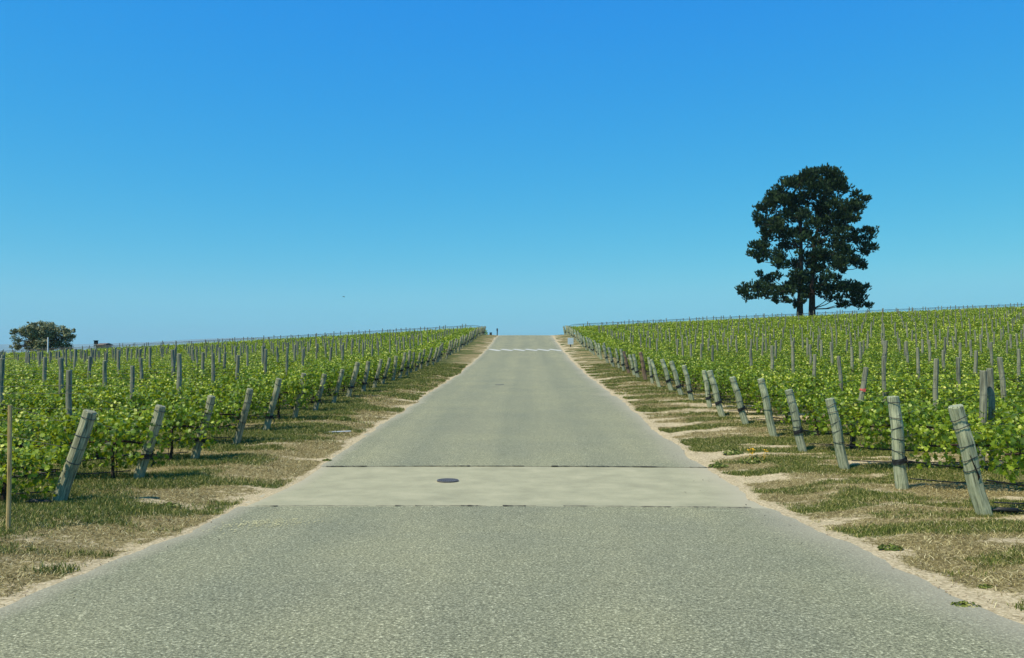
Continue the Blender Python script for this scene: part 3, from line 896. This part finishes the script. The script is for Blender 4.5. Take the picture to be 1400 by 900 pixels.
def scatter(n, ulo, uhi, vlo, vhi, power=1.6):
    v = vlo + (vhi - vlo) * rng.random(n) ** power
    u = rng.uniform(ulo, uhi, n)
    return u, v
def tufts(u, v, per, spread):
    uu = np.repeat(u, per) + rng.normal(0, spread, len(u) * per); vv = np.repeat(v, per) + rng.normal(0, spread, len(u) * per)
    return uu, vv
for side in (-1, 1):
    sd_ = 'right' if side > 0 else 'left'
    u, v = scatter(200000, 3.75, 8.6, 4.5, 60, 1.9); u = u * side
    g, d = cover(u, v)
    inrow = (np.abs(u) > 6.2)
    thr = 0.30 if side < 0 else 0.36
    k = rng.random(len(u)) < np.clip((g - thr) * (2.0 if side < 0 else 2.2), 0, 1)
    edge = np.where(u < 0, edge_l(v) - u, u - edge_r(v))
    k &= edge > 0.05
    gu, gv = tufts(u[k], v[k], 4, 0.035)
    n = len(gu)
    far = sstep(12, 40, gv)
    blades(gu, gv, rng.uniform(0.02, 0.075, n) * (1.15 if side < 0 else 0.85) * (1 + 0.5 * far), rng.uniform(0.003, 0.006, n) * (1 + 1.5 * far), rng.uniform(0.1, 0.9, n), M_GRASS, 'verge_grass', f'short green grass patches on the {sd_} verge')
    print('grass', side, n)
    u, v = scatter(150000, 3.8, 8.6, 4.5, 60, 1.9); u = u * side
    g, d = cover(u, v)
    edge = np.where(u < 0, edge_l(v) - u, u - edge_r(v))
    k = (rng.random(len(u)) < np.clip((d - 0.3) * 1.1, 0.03, 1)) & (edge > 0.06)
    gu, gv = tufts(u[k], v[k], 3, 0.05); n = len(gu); far = sstep(12, 40, gv)
    blades(gu, gv, rng.uniform(0.012, 0.055, n) * (1 + .4 * far), rng.uniform(0.0022, 0.0048, n) * (1 + 1.4 * far), rng.uniform(0.4, 3.0, n), M_STRAW, 'dry_grass', f'dry straw coloured grass and litter on the {sd_} verge')
# ground between the near rows
for side in (-1, 1):
    sd_ = 'right' if side > 0 else 'left'
    u, v = scatter(26000, 8.4, 24, 9, 40, 1.2); u = u * side
    k = np.abs(u) < HALF * v + 1.5; u, v = u[k], v[k]
    g, d = cover(u, v); k = rng.random(len(u)) < np.clip(g * 1.3, 0, 1)
    gu, gv = tufts(u[k], v[k], 3, 0.06); n = len(gu)
    blades(gu, gv, rng.uniform(0.03, 0.10, n), rng.uniform(0.005, 0.010, n), rng.uniform(0.1, 0.8, n), M_GRASS, 'row_grass', f'green grass between the near vine rows on the {sd_}')

# grit and clods on the verges and the road edge
M_STONE = mat_plain('sandy_clod', (0.34, 0.27, 0.18), 1.0, 0.1, 0, 0.35, 5)
mb = MB()
for i in range(2600):
    side = rp.choice((-1, 1, 1)); v = 4.5 + 24 * rp.random() ** 1.5
    e0 = float(edge_l(np.array([v]))[0]) if side < 0 else float(edge_r(np.array([v]))[0])
    u = e0 + side * (-0.04 + 2.6 * rp.random() ** 1.1)
    s = rp.uniform(0.004, 0.015); z = ground(u, v) if abs(u) > abs(e0) else float(hz(u, v)) + 0.008
    vs = [(u + s * a * rp.uniform(.7, 1.2), v + s * b * rp.uniform(.7, 1.2), z + s * c * rp.uniform(.5, .9)) for a, b, c in ((1, 0, 0), (0, 1, 0), (-1, 0, 0), (0, -1, 0), (0, 0, 1), (0, 0, -1))]
    mb.add(vs, [[0, 1, 4], [1, 2, 4], [2, 3, 4], [3, 0, 4], [1, 0, 5], [2, 1, 5], [3, 2, 5], [0, 3, 5]])
tag(mb.build('grit', M_STONE), 'small sandy clods and grit strewn along both road edges', kind='stuff')

# ---------------------------------------------------------------- single small things
# thin bare stake at the left edge
u = at(8, 9.6); o = MB()
g = ground(u, 9.6)
o.tube([(u, 9.6, g - 0.2), (u + 0.005, 9.6, g + 0.5), (u - 0.004, 9.6, g + 1.44)], [0.026, 0.025, 0.023], 8, True, 0.06)
tag(o.build('wooden_stake', M_STAKE), 'thin bare brown wooden stake standing alone at the left edge of the picture', 'stake')

# yellow orange poppies
v = 16.8; u = at(1030, v); g = ground(u, v)
e = empty('poppy_plant', (u, v, g)); tag(e, 'small wild plant with orange yellow flowers on the right verge', 'flower')
rr = np.random.default_rng(3); n = 260
a = rr.uniform(0, 6.28, n); rad = np.sqrt(rr.random(n)); pp = np.stack([0.30 * rad * np.cos(a), 0.18 * rad * np.sin(a), rr.uniform(0.01, 0.17, n) * (1.1 - rad * .6)], -1)
vs, fs, lt = leaves(pp, np.stack([np.cos(a), np.sin(a), np.full(n, .7)], -1) + rr.normal(0, .3, (n, 3)), rr.uniform(.015, .03, n), a, LEAF5, rg=rr)
link('foliage', make_mesh('foliage', vs, fs, lt, (M_GRASS,)), e)
for (x, y, z) in ((-0.15, -0.05, .25), (-.07, -.02, .27), (-.10, -.10, .19), (-.02, .05, .24), (.18, -.03, .25), (.23, .02, .21)):
    mb = MB()
    for k in range(4):
        an = k * math.pi / 2 + x * 9
        c, s = math.cos(an), math.sin(an); w = 0.022
        mb.add([(x, y, z), (x + c * .028 - s * w, y + s * .028 + c * w, z + .018), (x + c * .040, y + s * .040, z + .026), (x + c * .028 + s * w, y + s * .028 - c * w, z + .018)], [[0, 1, 2, 3]])
    mb.tube([(x * .6, y * .6, 0), (x, y, z)], .003, 4)
    mb.build('blossom', M_ORANGE, e)

def weed(px, v, s, label, mat=M_GRASS, n=160):
    u = at(px, v); g = ground(u, v)
    r_ = np.random.default_rng(int(px)); a = r_.uniform(0, 6.28, n); rad = np.sqrt(r_.random(n))
    pp = np.stack([s * rad * np.cos(a), s * .7 * rad * np.sin(a), r_.uniform(0.0, 0.45, n) * s * (1.1 - rad * .7)], -1)
    vs, fs, lt = leaves(pp, np.stack([np.cos(a) * .6, np.sin(a) * .6, np.full(n, .9)], -1) + r_.normal(0, .3, (n, 3)), r_.uniform(.10, .2, n) * s, a - 1.57, LEAF5, rg=r_)
    o = link('weed', make_mesh('weed', vs, fs, lt, (mat,))); o.location = (u, v, g)
    tag(o, label, 'weed', 'weeds on the verges')
weed(1308, 6.62, 0.115, 'low green weed lying nearest the camera on the right verge')
weed(1336, 7.2, 0.07, 'tiny green weed just beyond the low weed on the right verge')
weed(1210, 9.0, 0.13, 'green weed clump beside the sandy patch right of the road')
weed(980, 16.5, 0.20, 'dark green weed at the right end of the far road joint')
weed(1000, 18.0, 0.22, 'blue green weed behind the orange poppies')
weed(447, 17.2, 0.10, 'little weed growing in the left end of the far road joint')
weed(232, 11.8, 0.16, 'leafy weed beside the nearest left end post', n=120)
weed(470, 24.0, 0.22, 'bushy green weed by the foot of a left end post')

# straw coloured stick on the left verge
v = 21.5; u = at(460, v); g = ground(u, v)
mb = MB(); mb.tube([(u - .42, v - .25, g + .04), (u - .1, v - .02, g + .05), (u + .30, v + .30, g + .04)], [.012, .017, .015], 6)
tag(mb.build('fallen_stick', M_WHITE), 'pale straight stick lying on the grass of the left verge', 'stick')

# pale sign on the right verge
v = 88; u = at(780, v); g = ground(u, v)
e = empty('small_sign', (u, v, g)); tag(e, 'small pale blue grey board on a short dark post, right verge near the crest', 'sign')
mb = MB(); mb.box((0, 0, .30), (.05, .04, .34)); mb.build('post', M_DARK, e)
mb = MB(); mb.box((0, -.055, .62), (.30, .012, .34)); mb.box((0, -.07, .62), (.16, .006, .12)); mb.build('panel', M_SIGN, e)
# dark marker on the left by the crest
v = 121; u = at(680, v) - 0.02; g = ground(u, v)
e = empty('road_marker', (u, v, g)); tag(e, 'dark marker on a thin post at the left road edge on the crest', 'sign')
mb = MB(); mb.tube([(0, 0, -.2), (0, 0, .75)], .07, 8); mb.build('post', M_DARK, e)
mb = MB(); mb.box((0, -.06, .80), (.10, .02, .16)); mb.tube([(0, -.06, .96), (0, -.06, 1.02)], .09, 8); mb.build('panel', M_DARK, e)
v = 121.5; u = at(671, v); g = ground(u, v)
mb = MB(); mb.box((u, v, g + .12), (.16, .18, .20)); mb.box((u, v, g + .34), (.19, .20, .025)); mb.tube([(u + .1, v - .25, g + .3), (u + .1, v - .25, g + .34)], .03, 6)
tag(mb.build('utility_box', M_DARK), 'low dark box on the ground at the foot of the last left end posts', 'box')

# tall white pole and box pole in the left vines, small shed behind them
v = 112; u = at(59, v); g = ground(u, v)
mb = MB(); mb.tube([(u, v, g - .3), (u, v, zat(462, v) - .06), (u, v, zat(461, v))], [.085, .085, .06], 10)
tag(mb.build('white_pole', M_WHITE), 'tall white pole standing in the vines before the far left tree', 'pole')
v = 88; u = at(126, v); g = ground(u, v); zt = zat(466, v) - g
e = empty('nest_box_pole', (u, v, g)); tag(e, 'dark nest box on a slim pole above the vines on the far left', 'nest box')
mb = MB(); mb.tube([(0, 0, -.3), (0, 0, zt - .35)], .055, 8); mb.build('pole', M_POST, e)
mb = MB(); mb.box((0, 0, zt - .17), (.16, .14, .18)); mb.build('box', M_DARK, e)
mb = MB(); mb.box((0, -.02, zt + .03), (.20, .19, .02)); mb.build('roof', M_DARK, e)
M_SHED = mat_plain('tan_shed_wall', (0.42, 0.33, 0.25), 0.9, 0.2, 0, .15, 2)
M_ROOF = mat_plain('dark_brown_roof', (0.15, 0.12, 0.10), 0.9, 0.2, 0, .15, 2)
v = 158; u = at(137, v); g = ground(u, v); zt = zat(469.0, v) - g
e = empty('shed', (u, v, g)); tag(e, 'small shed with a flat dark roof peeping over the far left skyline', 'shed')
mb = MB(); mb.box((0, 0, (zt - .5) / 2), (.80, 1.4, (zt - .3) / 2 + .2)); mb.build('wall', M_SHED, e)
mb = MB()
for sg in (1,):
    mb.add([(-1.05, -1.8, zt - .45), (.95, -1.8, zt - .32), (1.0, 0, zt), (-.85, 0, zt - .06), (.95, 1.8, zt - .32), (-1.05, 1.8, zt - .45),
            (-1.05, -1.8, zt - .55), (.95, -1.8, zt - .42), (.95, 1.8, zt - .42), (-1.05, 1.8, zt - .55)],
           [[0, 1, 2, 3], [3, 2, 4, 5], [6, 7, 1, 0], [1, 7, 8, 4, 2], [5, 4, 8, 9], [0, 3, 5, 9, 6], [6, 9, 8, 7]])
mb.build('roof', M_ROOF, e)
# bird
v = 120; b = Vector((at(468.5, v), v, zat(405.5, v)))
e = empty('bird', b, (0, .2, .6)); tag(e, 'tiny dark bird gliding in the blue sky above the left vineyard', 'bird')
mb = MB(); mb.tube([(-.16, 0, 0), (-.08, 0, .01), (.02, 0, .015), (.10, 0, .02), (.15, 0, .015), (.19, 0, .0)], [.012, .03, .045, .035, .03, .004], 8)
mb.add([(-.16, -.01, 0), (-.27, -.05, 0), (-.27, .05, 0), (-.16, .01, 0)], [[0, 1, 2, 3]])
for sg in (-1, 1): mb.add([(.07, 0, .03), (-.04, 0, .03), (-.05, sg * .16, .08), (-.03, sg * .36, .03), (.06, sg * .17, .09)], [[0, 1, 2, 4], [2, 3, 4]])
mb.build('body', M_DARK, e)

# ---------------------------------------------------------------- the big pine
BL = [(545,65,38),(600,90,45),(650,130,40),(500,100,50),(440,110,48),(560,140,60),(630,170,45),(665,165,30),(380,130,40),(320,150,40),(420,180,55),(500,190,60),(570,220,50),(300,200,45),(350,220,50),(250,230,40),(200,260,38),(170,275,22),(270,260,40),(430,240,50),(350,280,40),
(720,200,28),(760,230,35),(740,270,35),(690,280,35),(780,225,20),(640,270,35),(650,320,35),(700,330,30),(600,300,45),(540,290,45),(720,345,20),
(150,330,28),(160,370,28),(210,330,30),(230,390,45),(190,410,30),(290,330,30),(280,400,40),(240,440,35),(320,430,40),
(420,330,40),(400,400,45),(470,390,50),(540,370,50),(600,400,45),(650,400,30),(560,460,50),(620,480,50),(500,480,45),(430,470,30),(350,480,35),
(720,420,25),(770,415,28),(820,415,28),(790,450,30),(740,470,30),(690,460,35),(800,490,30),(830,510,20),(760,520,35),(700,530,35),(780,540,20),
(120,500,30),(160,500,35),(110,540,22),(140,560,25),(190,550,35),(240,560,40),(160,590,18),(200,500,25),(280,560,35),(230,610,30),(300,610,35),(340,560,25),
(450,560,40),(520,560,50),(590,560,50),(640,560,45),(560,620,45),(620,610,40),(690,590,35),(740,600,35),(770,620,22),(480,630,40),(400,610,30),(500,700,45),(560,700,45),(660,640,20),(640,680,22),
(180,660,22),(200,700,30),(240,680,30),(120,740,35),(70,750,35),(50,770,25),(90,800,28),(170,740,40),(210,770,40),(150,790,25),(220,820,18),(270,730,35),(300,770,35),(340,680,40),(380,700,40),(340,740,40),(390,760,35),(420,680,35),(290,830,15),(360,800,20),
(480,760,40),(540,770,35),(600,750,35),(650,740,40),(700,750,40),(740,760,35),(700,800,35),(650,790,30),(790,740,22),(760,800,30),(750,840,30),(780,850,20),(640,840,25),(600,800,25),(710,835,20),(720,740,30),
(370,850,18),(395,830,15),(480,62,34),(410,100,38),(330,130,35),(280,170,38),(235,195,28),(230,240,35),(300,240,40),(620,120,40),(600,250,45),(520,270,45),(470,300,45),(700,300,35),(560,330,45),(330,350,38),(250,350,32),(640,360,38),(470,200,50),(380,330,40)]
TV = 138.0
K = 210.0 / 900.0 / 1140.0 * TV
def tw(cx, cy):
    return at(1000 + cx * 210 / 900.0, TV), zat(220 + cy * 210 / 900.0, TV)
tu, tz = tw(430, 880)
tg = ground(tu, TV)
pine = empty('pine_tree', (tu, TV, tg)); tag(pine, 'large dark pine with two trunks and a broad ragged crown behind the right skyline', 'tree')
r_ = np.random.default_rng(21); rr = random.Random(21)
def loc(cx, cy, y=0.0):
    a, b = tw(cx, cy); return Vector((a - tu, y, b - tg))
tr = [[(392, 0), (398, 700), (405, 500), (400, 380), (380, 260), (360, 200)], [(462, 0), (470, 690), (480, 520), (505, 380), (530, 240), (545, 120)]]
paths = []
for t_ in tr:
    pts = []
    for i, (cx, cy) in enumerate(t_):
        if i == 0: p = loc(cx, 880); p.z = -0.4
        else: p = loc(cx, cy, rr.uniform(-.4, .4))
        pts.append(p)
    q0 = loc(t_[0][0] + 2, 860); pts.insert(1, q0)
    paths.append(pts)
def on_path(pts, z):
    for a, b in zip(pts[:-1], pts[1:]):
        if b.z >= z: return a.lerp(b, max(0, (z - a.z) / (b.z - a.z)))
    return pts[-1].copy()
blobs = []
for (cx, cy, r) in BL:
    half = 8.0 if cy > 250 else (5.0 if cy > 140 else 3.2)
    off = (cx - 440) * K
    rr_ = math.sqrt(max(half ** 2 - off ** 2, 1.5))
    y = rr.uniform(-0.75, 0.75) * rr_
    blobs.append((loc(cx, cy, y), r * K * 1.10))
    if (abs(off) < 6.0 or r >= 35) and rr.random() < 0.55:
        blobs.append((loc(cx + rr.uniform(-12, 12), cy + rr.uniform(-12, 12), -y * .8), r * K * 0.95))
for _ in range(16):
    cy = rr.uniform(230, 770); cx = rr.uniform(330, 640)
    blobs.append((loc(cx, cy, rr.choice((-1, 1, -1)) * rr.uniform(1.2, 5.5)), rr.uniform(30, 46) * K))
limbs = [MB(), MB()]
for (c, r) in blobs:
    h = math.hypot(c.x, c.y)
    w = 0 if c.x < 0 else 1
    best = None
    for (c2, r2) in blobs:
        if (c2.x < 0) == (c.x < 0) and math.hypot(c2.x, c2.y) < h - 0.9 and c2.z < c.z + 0.6:
            d_ = (c2 - c).length
            if best is None or d_ < best[0]: best = (d_, c2)
    if best and h > 2.0 and best[0] < 4.5:
        s = best[1].copy(); mid = s.lerp(c, 0.5) + Vector((0, 0, -0.15)); rad = 0.075
    else:
        s = on_path(paths[w], max(2.8, c.z - 0.5 * h - 0.4)); mid = s.lerp(c, 0.5) + Vector((rr.uniform(-.2, .2), rr.uniform(-.2, .2), -0.05 * h)); rad = 0.10
    limbs[w].tube([s, mid, c], [rad, rad * .75, rad * .45], 5, False)
for w, pts in enumerate(paths):
    n = len(pts); limbs[w].tube(pts, [0.66, 0.52, 0.40, 0.28, 0.20, 0.13, 0.05][:n], 12, True, 0.06, rr)
    limbs[w].build('trunk', M_PBARK, pine, True)
# needle tufts
tp, td, tl = [], [], []
for (c, r) in blobs:
    n = int(56 * r * r + 20)
    d = r_.normal(0, 1, (n, 3)); d /= np.linalg.norm(d, axis=1, keepdims=True)
    lump = 1 + 0.28 * np.sin(d[:, 0] * 5 + c.x * 3) * np.sin(d[:, 1] * 4 + c.y * 2) + 0.16 * np.sin(d[:, 2] * 9 + c.z * 5)
    rad = r * r_.random(n) ** 0.36 * lump
    p = np.array(c)[None] + d * np.array([1, 1, 0.82]) * rad[:, None]
    tp.append(p); td.append(d * 0.75 + np.array([0, 0, 0.8])[None] + r_.normal(0, .2, (n, 3))); tl.append(r_.uniform(0.36, 0.70, n))
tp = np.concatenate(tp); td = np.concatenate(td); tl = np.concatenate(tl)
td /= np.linalg.norm(td, axis=1, keepdims=True)
nb = 13
q_ = np.repeat(tp, nb, 0); dd = np.repeat(td, nb, 0) + r_.normal(0, 0.27, (len(tp) * nb, 3)); dd /= np.linalg.norm(dd, axis=1, keepdims=True)
ll = np.repeat(tl, nb) * r_.uniform(.6, 1.1, len(q_))
q_ = q_ + r_.normal(0, 0.035, q_.shape)
sdv = np.cross(dd, r_.normal(0, 1, dd.shape)); sdv /= np.linalg.norm(sdv, axis=1, keepdims=True)
wd = 0.042
q_ = q_ - dd * ll[:, None] * 0.3
vs = np.stack([q_ - sdv * wd * .5, q_ + dd * ll[:, None] * .6 - sdv * wd, q_ + dd * ll[:, None], q_ + dd * ll[:, None] * .6 + sdv * wd, q_ + sdv * wd * .5], 1).reshape(-1, 3)
n = len(q_); fs = (np.arange(n * 5)).ravel()
tone = np.repeat(np.clip(r_.random(len(tp)) ** 1.3, 0, 1), nb * 5).astype(np.float32)
pcm = make_mesh('crown', vs, fs, np.full(n, 5), (M_PINE,))
ta = pcm.attributes.new('tone', 'FLOAT', 'POINT'); ta.data.foreach_set('value', tone)
link('crown', pcm, pine)

print('pine blades', n)

# ---------------------------------------------------------------- tree on the far left
OV = 150.0
ob = [(12,455,4),(20,452,4),(22,456,5),(30,449,6),(38,446,6),(44,443,3),(48,446,7),(56,444,6),(62,445,6),(70,447,6),(78,450,6),(86,452,5),(88,458,5),(84,464,6),(76,458,8),(66,456,9),(55,455,9),(45,456,9),(36,458,8),(28,464,6),(22,472,5),(32,472,7),(42,470,9),(54,470,9),(66,470,9),(78,470,8),(84,474,5),(18,476,4),(26,478,5),(40,478,7),(50,462,9),(60,462,9),(48,478,8),(60,478,8),(72,478,7),(80,478,5),(34,454,8),(74,454,7),(60,449,7),(50,449,7),(40,451,7),(42,441.5,2)]
ou = at(52, OV); og = ground(ou, OV)
ou -= 0.5
oak = empty('oak_tree', (ou, OV, og)); tag(oak, 'spreading dull green tree with brownish leaves standing on the far left skyline', 'tree')
ko = OV / 1140.0
bl2 = []
for (px, py, r) in ob:
    x = (at(px, OV) - ou) * 0.96; hz_ = 5.0; y = rr.uniform(-.8, .8) * math.sqrt(max(hz_ ** 2 - x * x, .5))
    bl2.append((Vector((x, y, zat(py, OV) - og)), r * ko * 0.85))
    for _ in range(4):
        q0 = bl2[-1 - _][0] if _ == 0 else q0
        bl2.append((q0 + Vector((rr.uniform(-1, 1) * r * ko * .9, rr.uniform(-1.6, 1.6), rr.uniform(-.7, .8) * r * ko * .8)), r * ko * rr.uniform(.25, .55)))
mb = MB()
top = max(zat(466, OV) - og, 2.5)
mb.tube([(0, 0, -.3), (.05, 0, top * .5), (.2, .1, top)], [.34, .24, .15], 9, True, .08, rr)
for (c, r) in bl2: mb.tube([(.1, 0, top * rr.uniform(.5, .95)), Vector((.1, 0, top)).lerp(c, .5) + Vector((0, 0, -.2)), c], [.07, .045, .02], 5, False)
mb.build('trunk', M_PBARK, oak, True)
pp, nn, ss = [], [], []
for (c, r) in bl2:
    n = int(210 * r * r + 20); d = r_.normal(0, 1, (n, 3)); d /= np.linalg.norm(d, axis=1, keepdims=True)
    pp.append(np.array(c)[None] + d * (r * (r_.random(n) ** .5 + np.abs(r_.normal(0, .28, n))))[:, None] * np.array([1.15, 1.1, .85])); nn.append(d + np.array([0, 0, .4])[None] + r_.normal(0, .4, (n, 3))); ss.append(r_.uniform(.09, .19, n))
pp = np.concatenate(pp); nn = np.concatenate(nn); ss = np.concatenate(ss)
vs, fs, lt = leaves(pp, nn, ss, r_.uniform(0, 6.28, len(pp)), LEAF5, rg=r_)
link('crown', make_mesh('crown', vs, fs, lt, (M_OAK,)), oak)

for o_ in scene.objects:
    if o_.get('label') and len(o_['label'].split()) > 15: print('LONG', o_.name, o_['label'])
